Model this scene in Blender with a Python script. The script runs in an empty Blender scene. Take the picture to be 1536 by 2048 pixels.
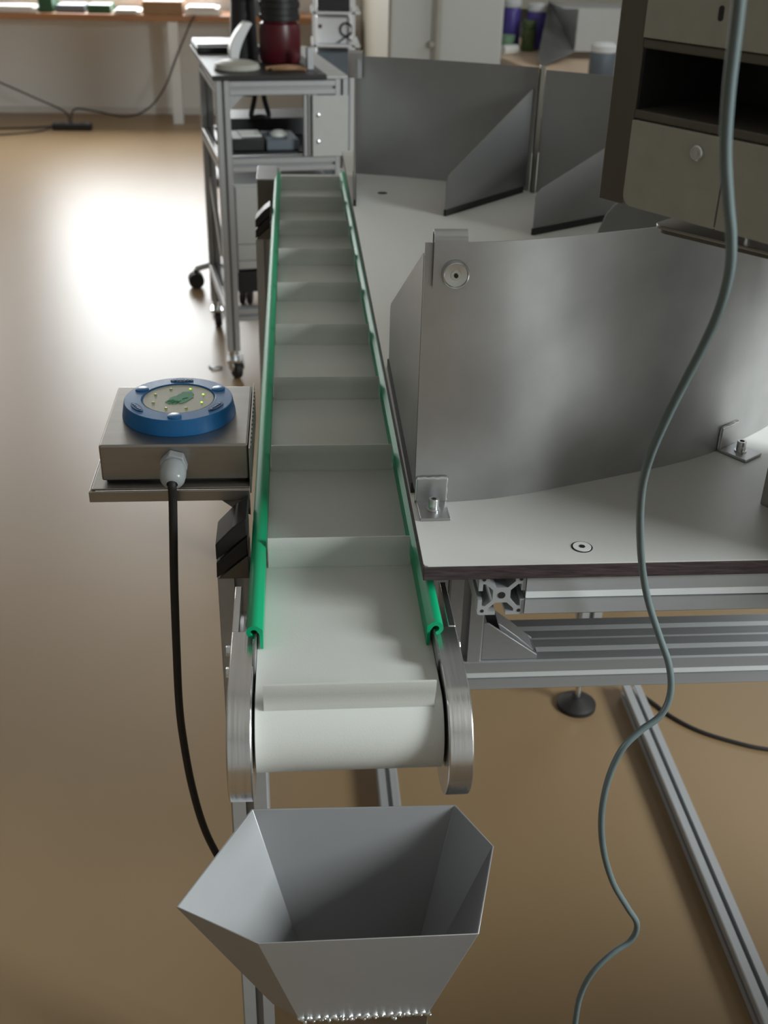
import bpy, bmesh, math, random
from mathutils import Vector, Matrix
random.seed(7)
C = bpy.context.scene.collection
SC = bpy.context.scene
PI = math.pi

# ------------------------------------------------------------------ camera
F_PX, CAM_H = 2224.9, 1.6
right = Vector((0.99703526995, -0.07343913014, 0.02296442115))
down = Vector((-0.01599927317, -0.48979032028, -0.87169344693))
fwd = Vector((0.07526415968, 0.86874169712, -0.48951319691))
cam_d = bpy.data.cameras.new('camera')
cam = bpy.data.objects.new('camera', cam_d)
C.objects.link(cam)
up, back = -down, -fwd
cam.matrix_world = Matrix(((right.x, up.x, back.x, 0), (right.y, up.y, back.y, 0),
                           (right.z, up.z, back.z, CAM_H), (0, 0, 0, 1)))
cam_d.sensor_fit = 'VERTICAL'
cam_d.sensor_height = 36.0
cam_d.lens = F_PX / 2048 * 36.0
cam_d.clip_start = 0.02
cam_d.clip_end = 60
cam_d.dof.use_dof = True
cam_d.dof.focus_distance = 1.12
cam_d.dof.aperture_fstop = 8.8
SC.camera = cam

# ------------------------------------------------------------------ world, light, exposure
SC.view_settings.view_transform = 'Standard'
SC.view_settings.look = 'None'
SC.view_settings.gamma = 1.0
SC.view_settings.use_curve_mapping = False
SC.view_settings.exposure = -1.06
w = bpy.data.worlds.new('sky')
SC.world = w
w.use_nodes = True
bg = w.node_tree.nodes['Background']
bg.inputs[0].default_value = (0.85, 0.93, 1.0, 1)
bg.inputs[1].default_value = 1.0


def area(name, loc, size, size_y, power, target, color=(1, 1, 1), spread=180):
    d = bpy.data.lights.new(name, 'AREA')
    d.shape = 'RECTANGLE'
    d.size, d.size_y, d.energy, d.color = size, size_y, power, color
    d.spread = math.radians(spread)
    o = bpy.data.objects.new(name, d)
    C.objects.link(o)
    o.location = loc
    v = Vector(target) - Vector(loc)
    o.rotation_euler = v.to_track_quat('-Z', 'Y').to_euler()
    return o


# daylight through the windows (each lamp fills one window opening)
area('daylight_right_near', (3.06, -0.30, 2.22), 1.1, 1.0, 330, (0.1, 0.6, 0.9), (0.93, 0.99, 1.0))
area('daylight_right_far', (3.06, 5.0, 2.42), 2.6, 1.3, 55, (0, 5.0, 1.6), (0.95, 1.0, 1.0))
area('daylight_back', (-1.25, 9.34, 1.68), 1.5, 1.7, 290, (-1.25, 0, 1.68), (0.96, 0.99, 1.0))
area('daylight_back_left', (-3.55, 9.34, 1.68), 1.7, 1.7, 175, (-3.55, 0, 1.68), (1.0, 0.99, 0.96))


# ------------------------------------------------------------------ materials
def mat(name, color, rough=0.5, metal=0.0, spec=0.5, noise=None, bump=None, emit=None, sss=0.0, coat=0.0, stretch=(1, 1, 1)):
    """noise = (scale, amount, second colour); bump = (scale, strength)"""
    m = bpy.data.materials.new(name)
    m.use_nodes = True
    nt = m.node_tree
    b = nt.nodes['Principled BSDF']
    b.inputs['Base Color'].default_value = (*color, 1)
    b.inputs['Roughness'].default_value = rough
    b.inputs['Metallic'].default_value = metal
    b.inputs['Specular IOR Level'].default_value = spec
    if coat:
        b.inputs['Coat Weight'].default_value = coat
        b.inputs['Coat Roughness'].default_value = 0.08
    if sss:
        b.inputs['Subsurface Weight'].default_value = sss
        b.inputs['Subsurface Radius'].default_value = (0.004, 0.006, 0.004)
    if emit:
        b.inputs['Emission Color'].default_value = (*emit[0], 1)
        b.inputs['Emission Strength'].default_value = emit[1]
    if noise or bump:
        tc = nt.nodes.new('ShaderNodeTexCoord')
        mp = nt.nodes.new('ShaderNodeMapping')
        mp.inputs['Scale'].default_value = stretch
        nt.links.new(tc.outputs['Object'], mp.inputs['Vector'])
    if noise:
        n = nt.nodes.new('ShaderNodeTexNoise')
        n.inputs['Scale'].default_value = noise[0]
        n.inputs['Detail'].default_value = 5
        nt.links.new(mp.outputs['Vector'], n.inputs['Vector'])
        r = nt.nodes.new('ShaderNodeValToRGB')
        r.color_ramp.elements[0].position = 0.5 - 0.5 * noise[1]
        r.color_ramp.elements[1].position = 0.5 + 0.5 * noise[1]
        r.color_ramp.elements[0].color = (*noise[2], 1)
        r.color_ramp.elements[1].color = (*color, 1)
        nt.links.new(n.outputs['Fac'], r.inputs['Fac'])
        nt.links.new(r.outputs['Color'], b.inputs['Base Color'])
    if bump:
        n2 = nt.nodes.new('ShaderNodeTexNoise')
        n2.inputs['Scale'].default_value = bump[0]
        n2.inputs['Detail'].default_value = 4
        nt.links.new(mp.outputs['Vector'], n2.inputs['Vector'])
        bp = nt.nodes.new('ShaderNodeBump')
        bp.inputs['Strength'].default_value = bump[1]
        bp.inputs['Distance'].default_value = 0.002
        nt.links.new(n2.outputs['Fac'], bp.inputs['Height'])
        nt.links.new(bp.outputs['Normal'], b.inputs['Normal'])
    return m


M = {}
M['floor'] = mat('tan_linoleum', (0.315, 0.215, 0.115), 0.38, 0, 0.42, noise=(1.3, 0.5, (0.25, 0.165, 0.083)), bump=(9, 0.10), stretch=(1, 0.35, 1))
M['wall'] = mat('white_wall_paint', (0.86, 0.855, 0.83), 0.7, noise=(0.8, 0.6, (0.83, 0.825, 0.80)))
M['beige'] = mat('beige_wall_paint', (0.60, 0.56, 0.46), 0.7, noise=(0.8, 0.6, (0.57, 0.53, 0.44)))
M['ceiling'] = mat('ceiling_paint', (0.60, 0.595, 0.58), 0.8, noise=(2, 0.6, (0.58, 0.575, 0.56)))
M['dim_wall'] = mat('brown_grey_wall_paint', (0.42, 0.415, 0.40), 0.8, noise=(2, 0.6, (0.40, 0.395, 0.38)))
M['steel'] = mat('matt_stainless_steel', (0.60, 0.60, 0.605), 0.36, 0.95, noise=(7, 0.35, (0.43, 0.43, 0.435)), bump=(900, 0.03))
M['steel_shaded'] = mat('shaded_steel_sheet', (0.36, 0.36, 0.355), 0.45, 0.92, noise=(5, 0.5, (0.29, 0.29, 0.285)), bump=(900, 0.03))  # darker copy of the steel: shade at the far end put into its colour
M['hopper'] = mat('satin_steel_sheet', (0.40, 0.405, 0.41), 0.44, 0.38, noise=(6, 0.5, (0.35, 0.355, 0.36)), bump=(900, 0.03))
M['steel_dark'] = mat('brushed_stainless_steel', (0.40, 0.385, 0.36), 0.36, 1.0, noise=(90, 0.7, (0.34, 0.325, 0.30)), stretch=(0.1, 1, 1))
M['bright_steel'] = mat('bright_zinc_steel', (0.76, 0.78, 0.77), 0.26, 0.93, noise=(60, 0.5, (0.64, 0.66, 0.66)))
M['alu'] = mat('anodised_aluminium', (0.47, 0.485, 0.495), 0.38, 0.4, noise=(120, 0.6, (0.435, 0.45, 0.46)), stretch=(1, 0.03, 1))
M['alu_x'] = mat('anodised_aluminium_beam', (0.47, 0.485, 0.495), 0.38, 0.4, noise=(120, 0.6, (0.435, 0.45, 0.46)), stretch=(0.03, 1, 1))
M['strip'] = mat('pale_cover_strip', (0.74, 0.77, 0.77), 0.35, noise=(60, 0.5, (0.71, 0.74, 0.74)))
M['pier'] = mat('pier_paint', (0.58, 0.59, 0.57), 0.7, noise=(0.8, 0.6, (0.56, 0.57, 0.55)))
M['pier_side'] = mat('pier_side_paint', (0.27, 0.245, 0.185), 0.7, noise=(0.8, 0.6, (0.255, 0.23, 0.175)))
M['machined'] = mat('machined_aluminium', (0.80, 0.80, 0.80), 0.25, 0.97, noise=(220, 0.7, (0.66, 0.66, 0.66)), bump=(260, 0.25), stretch=(1, 0.03, 0.03))
M['green'] = mat('green_plastic', (0.0, 0.34, 0.15), 0.46, 0, 0.35, noise=(40, 0.5, (0.0, 0.32, 0.135)), sss=0.15)
M['belt'] = mat('white_belt_rubber', (0.60, 0.615, 0.58), 0.38, 0, 0.45, noise=(8, 0.6, (0.57, 0.585, 0.55)), bump=(600, 0.05))
M['black'] = mat('black_plastic', (0.016, 0.016, 0.017), 0.45, noise=(60, 0.5, (0.011, 0.011, 0.012)))
M['rubber'] = mat('black_rubber', (0.02, 0.018, 0.017), 0.6, noise=(60, 0.5, (0.014, 0.013, 0.012)))
M['laminate'] = mat('white_laminate', (0.70, 0.70, 0.665), 0.4, 0, 0.4, noise=(3, 0.6, (0.675, 0.675, 0.64)), bump=(700, 0.05))
M['core'] = mat('dark_laminate_core', (0.075, 0.05, 0.052), 0.6, noise=(150, 0.45, (0.025, 0.015, 0.016)), bump=(160, 0.6), stretch=(0.25, 1, 1.6))
M['blue'] = mat('blue_plastic', (0.014, 0.165, 0.43), 0.34, noise=(300, 0.5, (0.012, 0.15, 0.40)), bump=(1500, 0.1))
M['navy'] = mat('dark_blue_plastic', (0.010, 0.055, 0.17), 0.45, noise=(300, 0.5, (0.008, 0.045, 0.14)))
M['disc'] = mat('grey_beige_film', (0.50, 0.49, 0.37), 0.4, noise=(200, 0.5, (0.46, 0.45, 0.34)))
M['hand'] = mat('green_print', (0.0, 0.30, 0.12), 0.5, noise=(200, 0.5, (0.0, 0.27, 0.105)))
M['led'] = mat('lit_green_diode', (0.5, 0.9, 0.1), 0.3, emit=((0.55, 1.0, 0.06), 2.2), noise=(50, 0.5, (0.5, 0.85, 0.1)))
M['led_dim'] = mat('dim_green_diode', (0.40, 0.50, 0.10), 0.3, emit=((0.4, 0.6, 0.05), 0.12), noise=(50, 0.5, (0.38, 0.47, 0.1)))
M['grey_plastic'] = mat('grey_plastic', (0.42, 0.45, 0.46), 0.25, noise=(80, 0.5, (0.39, 0.42, 0.43)))
M['cable_grey'] = mat('grey_green_cable_sheath', (0.125, 0.165, 0.168), 0.42, noise=(50, 0.5, (0.11, 0.148, 0.15)))
M['cream'] = mat('cream_grey_lacquer', (0.41, 0.40, 0.345), 0.45, noise=(60, 0.6, (0.345, 0.335, 0.285)), bump=(500, 0.05))
M['frame_dark'] = mat('dark_bronze_steel', (0.16, 0.15, 0.125), 0.45, 0.6, noise=(60, 0.6, (0.14, 0.13, 0.108)), stretch=(1, 1, 0.1))
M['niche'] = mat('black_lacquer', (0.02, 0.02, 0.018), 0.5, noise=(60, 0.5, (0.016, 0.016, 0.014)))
M['wood'] = mat('reddish_wood', (0.44, 0.22, 0.11), 0.45, noise=(14, 0.6, (0.36, 0.17, 0.08)), stretch=(0.15, 1, 1))
M['pale_wood'] = mat('pale_wood', (0.86, 0.66, 0.49), 0.5, noise=(14, 0.6, (0.78, 0.57, 0.41)), stretch=(0.15, 1, 1))
M['white_paint'] = mat('white_lacquer', (0.78, 0.79, 0.80), 0.4, noise=(30, 0.5, (0.75, 0.76, 0.77)))
M['grey_paint'] = mat('light_grey_lacquer', (0.52, 0.53, 0.52), 0.45, noise=(30, 0.5, (0.49, 0.50, 0.49)))
M['pipe'] = mat('grey_beige_pipe', (0.40, 0.39, 0.34), 0.5, noise=(30, 0.5, (0.37, 0.36, 0.31)))
M['silver'] = mat('silver_plastic', (0.50, 0.51, 0.52), 0.4, 0.3, noise=(40, 0.5, (0.45, 0.46, 0.47)))
M['paper'] = mat('white_paper', (0.84, 0.84, 0.80), 0.7, noise=(30, 0.5, (0.80, 0.80, 0.76)))
M['red_dark'] = mat('dark_red_plastic', (0.085, 0.006, 0.012), 0.35, noise=(30, 0.5, (0.065, 0.005, 0.009)))
M['green_dark'] = mat('dark_green_plastic', (0.03, 0.10, 0.05), 0.45, noise=(30, 0.5, (0.025, 0.085, 0.042)))
M['green_pale'] = mat('pale_green_plastic', (0.25, 0.42, 0.28), 0.45, noise=(30, 0.5, (0.22, 0.38, 0.25)))
M['olive'] = mat('olive_green_card', (0.09, 0.14, 0.05), 0.5, noise=(30, 0.5, (0.08, 0.12, 0.045)))
M['purple'] = mat('purple_blue_plastic', (0.10, 0.07, 0.36), 0.35, noise=(30, 0.5, (0.085, 0.06, 0.30)))
M['cardboard'] = mat('brown_cardboard', (0.33, 0.19, 0.10), 0.7, noise=(30, 0.5, (0.29, 0.165, 0.085)))
M['slate'] = mat('blue_grey_plastic', (0.14, 0.17, 0.20), 0.5, noise=(30, 0.5, (0.12, 0.15, 0.18)))
M['skirting'] = mat('white_skirting', (0.72, 0.70, 0.66), 0.5, noise=(30, 0.5, (0.69, 0.67, 0.63)))


# ------------------------------------------------------------------ mesh helpers (world coordinates)
class MB:
    def __init__(self):
        self.bm = bmesh.new()

    def poly(self, pts, faces):
        vs = [self.bm.verts.new(p) for p in pts]
        for f in faces:
            try:
                self.bm.faces.new([vs[i] for i in f])
            except ValueError:
                pass
        return vs

    def box(self, x0, x1, y0, y1, z0, z1, T=None):
        p = [(x, y, z) for z in (z0, z1) for y in (y0, y1) for x in (x0, x1)]
        if T:
            p = [T(*q) for q in p]
        self.poly(p, [(0, 2, 3, 1), (4, 5, 7, 6), (0, 1, 5, 4), (2, 6, 7, 3), (0, 4, 6, 2), (1, 3, 7, 5)])
        return self

    def loft(self, rings, cap=True, closed=True):
        n = len(rings[0])
        V = [[self.bm.verts.new(p) for p in r] for r in rings]
        for a, b in zip(V[:-1], V[1:]):
            for i in range(n if closed else n - 1):
                j = (i + 1) % n
                self.bm.faces.new((a[i], a[j], b[j], b[i]))
        if cap and closed:
            self.bm.faces.new(list(reversed(V[0])))
            self.bm.faces.new(V[-1])
        return self

    def prism(self, poly, f0, f1):
        """poly: 2-D points; f0, f1 map (u, v) to the two end sections"""
        return self.loft([[f0(*q) for q in poly], [f1(*q) for q in poly]])

    def cyl(self, p0, p1, r0, r1=None, n=24, cap=True):
        p0, p1 = Vector(p0), Vector(p1)
        r1 = r0 if r1 is None else r1
        d = (p1 - p0).normalized()
        a = d.orthogonal().normalized()
        b = d.cross(a)
        rings = [[p + (a * math.cos(2 * PI * i / n) + b * math.sin(2 * PI * i / n)) * r for i in range(n)]
                 for p, r in ((p0, r0), (p1, r1))]
        return self.loft(rings, cap)

    def lathe(self, prof, c, axis=(0, 0, 1), n=48):
        """prof: (radius, height) list along axis from c"""
        c, d = Vector(c), Vector(axis).normalized()
        a = d.orthogonal().normalized()
        b = d.cross(a)
        rings = [[c + d * h + (a * math.cos(2 * PI * i / n) + b * math.sin(2 * PI * i / n)) * max(r, 1e-5)
                  for i in range(n)] for r, h in prof]
        return self.loft(rings, True)

    def tube(self, pts, r, n=12, smooth=8):
        P = [Vector(p) for p in pts]
        if smooth and len(P) > 2:
            Q = []
            for i in range(len(P) - 1):
                p0 = P[max(i - 1, 0)]
                p1, p2 = P[i], P[i + 1]
                p3 = P[min(i + 2, len(P) - 1)]
                for k in range(smooth):
                    t = k / smooth
                    Q.append(0.5 * ((2 * p1) + (p2 - p0) * t + (2 * p0 - 5 * p1 + 4 * p2 - p3) * t * t
                                    + (3 * p1 - p0 - 3 * p2 + p3) * t ** 3))
            Q.append(P[-1])
            P = Q
        rings, a = [], None
        for i, p in enumerate(P):
            d = (P[min(i + 1, len(P) - 1)] - P[max(i - 1, 0)]).normalized()
            a = d.orthogonal().normalized() if a is None else (a - d * a.dot(d)).normalized()
            b = d.cross(a)
            rings.append([p + (a * math.cos(2 * PI * j / n) + b * math.sin(2 * PI * j / n)) * r for j in range(n)])
        return self.loft(rings, True)

    def sheet(self, path, z0f, z1f, t):
        """upright sheet following a plan path; z0f/z1f give bottom and top at each point index"""
        n = len(path)
        rings = []
        for i, (x, y) in enumerate(path):
            x0, y0 = path[max(i - 1, 0)]
            x1, y1 = path[min(i + 1, n - 1)]
            L = math.hypot(x1 - x0, y1 - y0)
            nx, ny = -(y1 - y0) / L * t / 2, (x1 - x0) / L * t / 2
            rings.append([(x + nx, y + ny, z0f(i)), (x - nx, y - ny, z0f(i)), (x - nx, y - ny, z1f(i)), (x + nx, y + ny, z1f(i))])
        return self.loft(rings, True)

    def build(self, name, m, parent=None, smooth=40, bevel=0, seg=2):
        bm = self.bm
        bmesh.ops.recalc_face_normals(bm, faces=bm.faces)
        me = bpy.data.meshes.new(name)
        if parent is not None:
            bm.transform(Matrix.Translation(-parent_loc(parent)))
        bm.to_mesh(me)
        bm.free()
        me.materials.append(m)
        o = bpy.data.objects.new(name, me)
        C.objects.link(o)
        if parent is not None:
            o.parent = parent
        if smooth:
            me.shade_smooth()
            me.set_sharp_from_angle(angle=math.radians(smooth))
        if bevel:
            b = o.modifiers.new('edge', 'BEVEL')
            b.width, b.segments, b.limit_method = bevel, seg, 'ANGLE'
            b.angle_limit = math.radians(50)
        return o


def parent_loc(o):
    v = Vector((0, 0, 0))
    while o is not None:
        v += o.location
        o = o.parent
    return v


def thing(name, label, cat, loc, group=None):
    o = bpy.data.objects.new(name, None)
    C.objects.link(o)
    o.location = loc
    o.empty_display_size = 0.05
    return tag(o, label, cat, group)


def tag(o, label, cat, group=None, kind=None):
    o['label'], o['category'] = label, cat
    if group:
        o['group'] = group
    if kind:
        o['kind'] = kind
    return o


def struct(o):
    o['kind'] = 'structure'
    return o


def single(name, label, cat, mb, m, loc, group=None, bevel=0, smooth=40):
    """a thing that is one mesh: its origin is put at loc"""
    mb.bm.transform(Matrix.Translation(-Vector(loc)))
    o = mb.build(name, m, None, smooth, bevel)
    o.location = loc
    return tag(o, label, cat, group)


def profile_loop(h):
    """outline of a slotted aluminium profile of half-width h (quarter turned four times)"""
    k = h / 22.5
    side = [(-20.5, 22.5), (-5, 22.5), (-5, 18.5), (-12.5, 18.5), (-12.5, 15.5), (-5.5, 8.5),
            (5.5, 8.5), (12.5, 15.5), (12.5, 18.5), (5, 18.5), (5, 22.5), (20.5, 22.5)]
    pts = []
    for q in range(4):
        for x, y in side:
            for _ in range(q):
                x, y = y, -x
            pts.append((x * k, y * k))
    return pts


def profile(mb, p0, p1, h, e1, e2, n_h2=1.0):
    """slotted profile from p0 to p1, section axes e1, e2"""
    p0, p1, e1, e2 = Vector(p0), Vector(p1), Vector(e1), Vector(e2)
    L = profile_loop(h)
    r = [[p + e1 * u + e2 * v * n_h2 for u, v in L] for p in (p0, p1)]
    return mb.loft(r, True)


# ------------------------------------------------------------------ room
def quad_struct(name, pts, m):
    mb = MB()
    mb.poly(pts, [(0, 1, 2, 3)])
    return struct(mb.build(name, m, None, 0))


XL, XR, YF, YB, ZC = -7.0, 3.1, -2.5, 9.3, 3.4
mb = MB()
mb.box(XL - .2, XR + .2, YF - .2, YB + .2, -0.1, 0.0)
struct(mb.build('floor', M['floor'], None, 0))
mb = MB()
mb.box(XL - .2, XR + .2, YF - .2, YB + .2, ZC, ZC + .1)
struct(mb.build('ceiling', M['ceiling'], None, 0))


def wall_with_opening(name, m, fixed, axis, lo, hi, openings, t=0.15, out=1):
    """wall lying across `axis`, with rectangular openings (a0, a1, z0, z1)"""
    mb = MB()
    f0, f1 = (fixed, fixed + out * t)
    f0, f1 = min(f0, f1), max(f0, f1)

    def bx(a0, a1, z0, z1):
        if a1 - a0 < 1e-4 or z1 - z0 < 1e-4:
            return
        if axis == 'y':
            mb.box(a0, a1, f0, f1, z0, z1)
        else:
            mb.box(f0, f1, a0, a1, z0, z1)
    cur = lo
    for a0, a1, z0, z1 in sorted(openings):
        bx(cur, a0, 0, ZC)
        bx(a0, a1, 0, z0)
        bx(a0, a1, z1, ZC)
        cur = a1
    bx(cur, hi, 0, ZC)
    return struct(mb.build(name, m, None, 0))


wall_with_opening('wall_back', M['wall'], YB, 'y', XL, XR, [(-4.4, -2.7, 0.83, 2.53), (-2.0, -0.5, 0.83, 2.53)])
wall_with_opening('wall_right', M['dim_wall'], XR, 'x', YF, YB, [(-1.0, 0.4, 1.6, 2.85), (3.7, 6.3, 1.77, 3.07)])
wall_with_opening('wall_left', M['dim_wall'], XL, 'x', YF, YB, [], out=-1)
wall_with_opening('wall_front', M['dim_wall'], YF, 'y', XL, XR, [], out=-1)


def window(name, axis, fixed, a0, a1, z0, z1, n):
    mb = MB()

    def bx(u0, u1, v0, v1):
        if axis == 'y':
            mb.box(u0, u1, fixed - .02, fixed + .03, v0, v1)
        else:
            mb.box(fixed - .025, fixed + .025, u0, u1, v0, v1)
    e = .05
    bx(a0, a1, z0, z0 + e)
    bx(a0, a1, z1 - e, z1)
    for i in range(n + 1):
        c = a0 + (a1 - a0 - e) * i / n
        bx(c, c + e, z0 + e, z1 - e)
    struct(mb.build(name, M['white_paint'], None, 0))


window('window_1', 'y', YB + .01, -2.0, -0.5, 0.83, 2.53, 2)
window('window_4', 'y', YB + .01, -4.4, -2.7, 0.83, 2.53, 2)
window('window_2', 'x', XR, -1.0, 0.4, 1.6, 2.85, 2)
window('window_3', 'x', XR, 3.7, 6.3, 1.77, 3.07, 3)

# broad white pier that runs back to the wall, beige on its side
mb = MB()
mb.box(0.535, 1.165, 6.62, YB, 0, ZC)
pier = struct(mb.build('wall_pier', M['pier'], None, 0, bevel=0.015))
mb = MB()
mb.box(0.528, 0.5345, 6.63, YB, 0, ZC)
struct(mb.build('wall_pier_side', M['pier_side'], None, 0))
mb = MB()
mb.box(XL, 0.52, YB - .012, YB, 0, 0.05)
struct(mb.build('baseboard_back', M['skirting'], None, 0))
mb = MB()
mb.box(1.17, XR, 8.2, 8.26, 0.9, ZC)
struct(mb.build('wall_back_panel', M['beige'], None, 0))
pt = thing('wall_pipe', 'grey vertical pipe clipped to the front of the white pier', 'pipe', (0.79, 6.575, 0))
MB().cyl((0.795, 6.578, 0), (0.795, 6.578, ZC), 0.02).build('pipe', M['pipe'], pt)
MB().box(0.752, 0.78, 6.565, 6.62, 0.835, 0.865).build('pipe_clip', M['pipe'], pt, bevel=.004)

# ------------------------------------------------------------------ sorting table
ZT, ZU = 1.0528, 1.0364
EX, EY, EZ = (1, 0, 0), (0, 1, 0), (0, 0, 1)
table = thing('sorting_table', 'large white laminate sorting table with dark edge on an aluminium profile frame', 'table', (0.6, 1.6, 0))
mb = MB()
mb.box(0.1135, 1.0, 0.868, 2.72, ZU, ZT - .0012)
tt = mb.build('tabletop', M['core'], table, 0, bevel=.0008)
mb = MB()
r = .004
pl = [(0.1135 + r, .8682), (.9998, .8682), (.9998, 2.7198), (.1137, 2.7198), (.1137, .868 + r), (.1147, .868 + .0012)]
mb.prism(pl, lambda u, v: (u, v, ZT - .0012), lambda u, v: (u, v, ZT))
mb.build('laminate_surface', M['laminate'], tt, 0)['label'] = 'white laminate face'
h = .0225
zc = ZU - h


def cover(parent, *b):
    return MB().box(*b).build('slot_cover', M['strip'], parent, 0)


mb = profile(MB(), (0.1905, .875, zc), (0.1905, 2.6, zc), h, EX, EZ)
pr = mb.build('side_beam', M['alu'], table, 30)
mb = MB()
mb.cyl((0.1905, .8745, zc), (0.1905, .90, zc), .0036, n=20)
for sx in (-1, 1):
    for sz in (-1, 1):
        mb.cyl((0.1905 + sx * .0178, .8746, zc + sz * .0178), (0.1905 + sx * .0178, .89, zc + sz * .0178), .0018, n=14)
mb.build('core_bore', M['niche'], pr, 30)
mb = profile(MB(), (0.2135, .873 + h, zc), (.98, .873 + h, zc), h, EY, EZ)
fb = mb.build('front_beam', M['alu_x'], table, 30)
cover(fb, .2137, 0.9798, .8738, .8765, zc - .0032, zc + .0049)
zl = 0.7421
mb = profile(MB(), (0.150, 1.1 + h, zl), (.98, 1.1 + h, zl), h, EY, EZ)
profile(mb, (0.150, 1.1 + 3 * h, zl), (.98, 1.1 + 3 * h, zl), h, EY, EZ)
lb = mb.build('lower_beam', M['alu_x'], table, 30)
cover(lb, .1502, 0.9798, 1.1008, 1.1035, zl - .0032, zl + .0049)
for yy in (1.1225, 1.1675):
    cover(lb, .2945 if yy < 1.13 else .1502, 0.9798, yy - .0032, yy + .0049, zl + h - .0035, zl + h - .0006)
mb = profile(MB(), (0.1985, 1.1 + h, zl + h + .0002), (0.1985, 1.1 + h, zc - h - .0002), h, EX, EY)
mb.build('upright', M['alu'], table, 30)
mb = MB()
mb.box(.1500, .1755, 1.104, 1.118, zl + h + .002, ZU - .001)
mb.build('side_plate', M['grey_paint'], table, bevel=.0008)
# gusset between upright and lower beam
gx, gz, gy = .2215, zl + h + .0004, 1.103
g = MB()
g.prism([(0, 0), (.07, 0), (.07, .006), (.006, .055), (0, .055)], lambda u, v: (gx + u, gy, gz + v), lambda u, v: (gx + u, gy + .003, gz + v))
g.prism([(0, 0), (.07, 0), (.07, .006), (.006, .055), (0, .055)], lambda u, v: (gx + u, gy + .036, gz + v), lambda u, v: (gx + u, gy + .039, gz + v))
g.box(gx, gx + .07, gy + .003, gy + .036, gz, gz + .004)
g.box(gx, gx + .004, gy + .003, gy + .036, gz, gz + .055)
gp = [(.062, .004), (.046, .004), (.04, .024), (.024, .032), (.018, .052), (.026, .046), (.045, .03), (.066, .010)]
g.prism(gp, lambda u, v: (gx + u, gy + .005, gz + v), lambda u, v: (gx + u, gy + .034, gz + v))
gs = g.build('corner_gusset', M['alu'], table, 30, bevel=.0008)
g = MB()
g.cyl((gx + .004, gy + .02, gz + .034), (gx + .013, gy + .02, gz + .034), .0055, n=20)
g.build('gusset_bolt', M['bright_steel'], gs, bevel=.0005)
g = MB()
g.cyl((gx + .036, gy + .02, gz + .004), (gx + .036, gy + .02, gz + .014), .0055, n=20)
g.build('gusset_bolt', M['bright_steel'], gs, bevel=.0005)
# rear leg on its levelling foot, floor rails
for x, fy in ((.614, 1.934), (.94, 2.5)):
    mb = MB()
    mb.lathe([(.043, 0), (.043, .010), (.036, .016), (.018, .024), (.012, .028), (.012, .03)], (x, fy, 0.0005), n=40)
    ft = mb.build('levelling_foot', M['rubber'], table)
    MB().cyl((x, fy, .03), (x, fy, .0895), .0065, n=16).build('foot_stem', M['bright_steel'], ft)
    profile(MB(), (x, fy, .09), (x, fy, zc - h - .001), h, EX, EY).build('leg', M['alu'], table, 30)
mb = profile(MB(), (.7425, .35, .0205), (.7425, 1.96, .0205), .02, EX, EZ)
mb.build('floor_rail', M['alu'], table, 30)
mb = profile(MB(), (.1675, .95, .0205), (.1675, 1.96, .0205), .02, EX, EZ)
mb.build('floor_rail', M['alu'], table, 30)
mb = profile(MB(), (.12, .33, .0205), (.95, .33, .0205), .02, EY, EZ)
mb.build('floor_rail', M['alu_x'], table, 30)
# flush screw in the top
mb = MB()
mb.lathe([(.0102, 0), (.0102, .0004), (.0001, .0004)], (0.269, .8962, ZT), n=40)
sr = mb.build('screw_rim', M['niche'], table)
mb = MB()
mb.lathe([(.0088, 0), (.0088, .0009), (.0001, .0009)], (0.269, .8962, ZT), n=40)
s1 = mb.build('flush_screw', M['paper'], table)
s1['label'] = 'bright flush screw with hexagon socket'
mb = MB()
mb.lathe([(.0032, 0), (.0032, .0012), (.0001, .0012)], (0.269, .8962, ZT), n=6)
mb.build('socket', M['niche'], s1, 0)
mb = MB()
mb.lathe([(.010, 0), (.010, .0005), (.0001, .0005)], (0.1792, 2.3044, ZT), n=24)
mb.build('hole_plug', M['niche'], table)

# ------------------------------------------------------------------ curved guard panel in front
HP = .2684
near_path = [(.1165, .9894), (.1350, .9898), (.1534, .9907), (.18, .9935), (.2065, .9982), (.245, 1.0090), (.2801, 1.0210),
             (.316, 1.0335), (.351, 1.0462), (.3818, 1.0575), (.41, 1.0690), (.4338, 1.0800), (.4732, 1.1015), (.508, 1.1267),
             (.5566, 1.1666), (.61, 1.218), (.672, 1.285), (.735, 1.375), (.79, 1.48), (.83, 1.60), (.855, 1.75), (.855, 1.90), (.83, 2.03)]


def smooth_path(P, k=4):
    out = []
    for i in range(len(P) - 1):
        p0, p1, p2, p3 = P[max(i - 1, 0)], P[i], P[i + 1], P[min(i + 2, len(P) - 1)]
        for j in range(k):
            t = j / k
            out.append(tuple(0.5 * (2 * p1[a] + (p2[a] - p0[a]) * t + (2 * p0[a] - 5 * p1[a] + 4 * p2[a] - p3[a]) * t * t
                                    + (3 * p1[a] - p0[a] - 3 * p2[a] + p3[a]) * t ** 3) for a in (0, 1)))
    out.append(P[-1])
    return out


guard = thing('guard_panel', 'tall curved matt steel guard panel standing at the front of the white table', 'guard panel', (0.3, 1.03, ZT), 'steel guard panels around the table')
mb = MB().sheet(smooth_path(near_path), lambda i: ZT + .0003, lambda i: ZT + HP, .0016)
mb.build('sheet', M['steel'], guard, 60)


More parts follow.
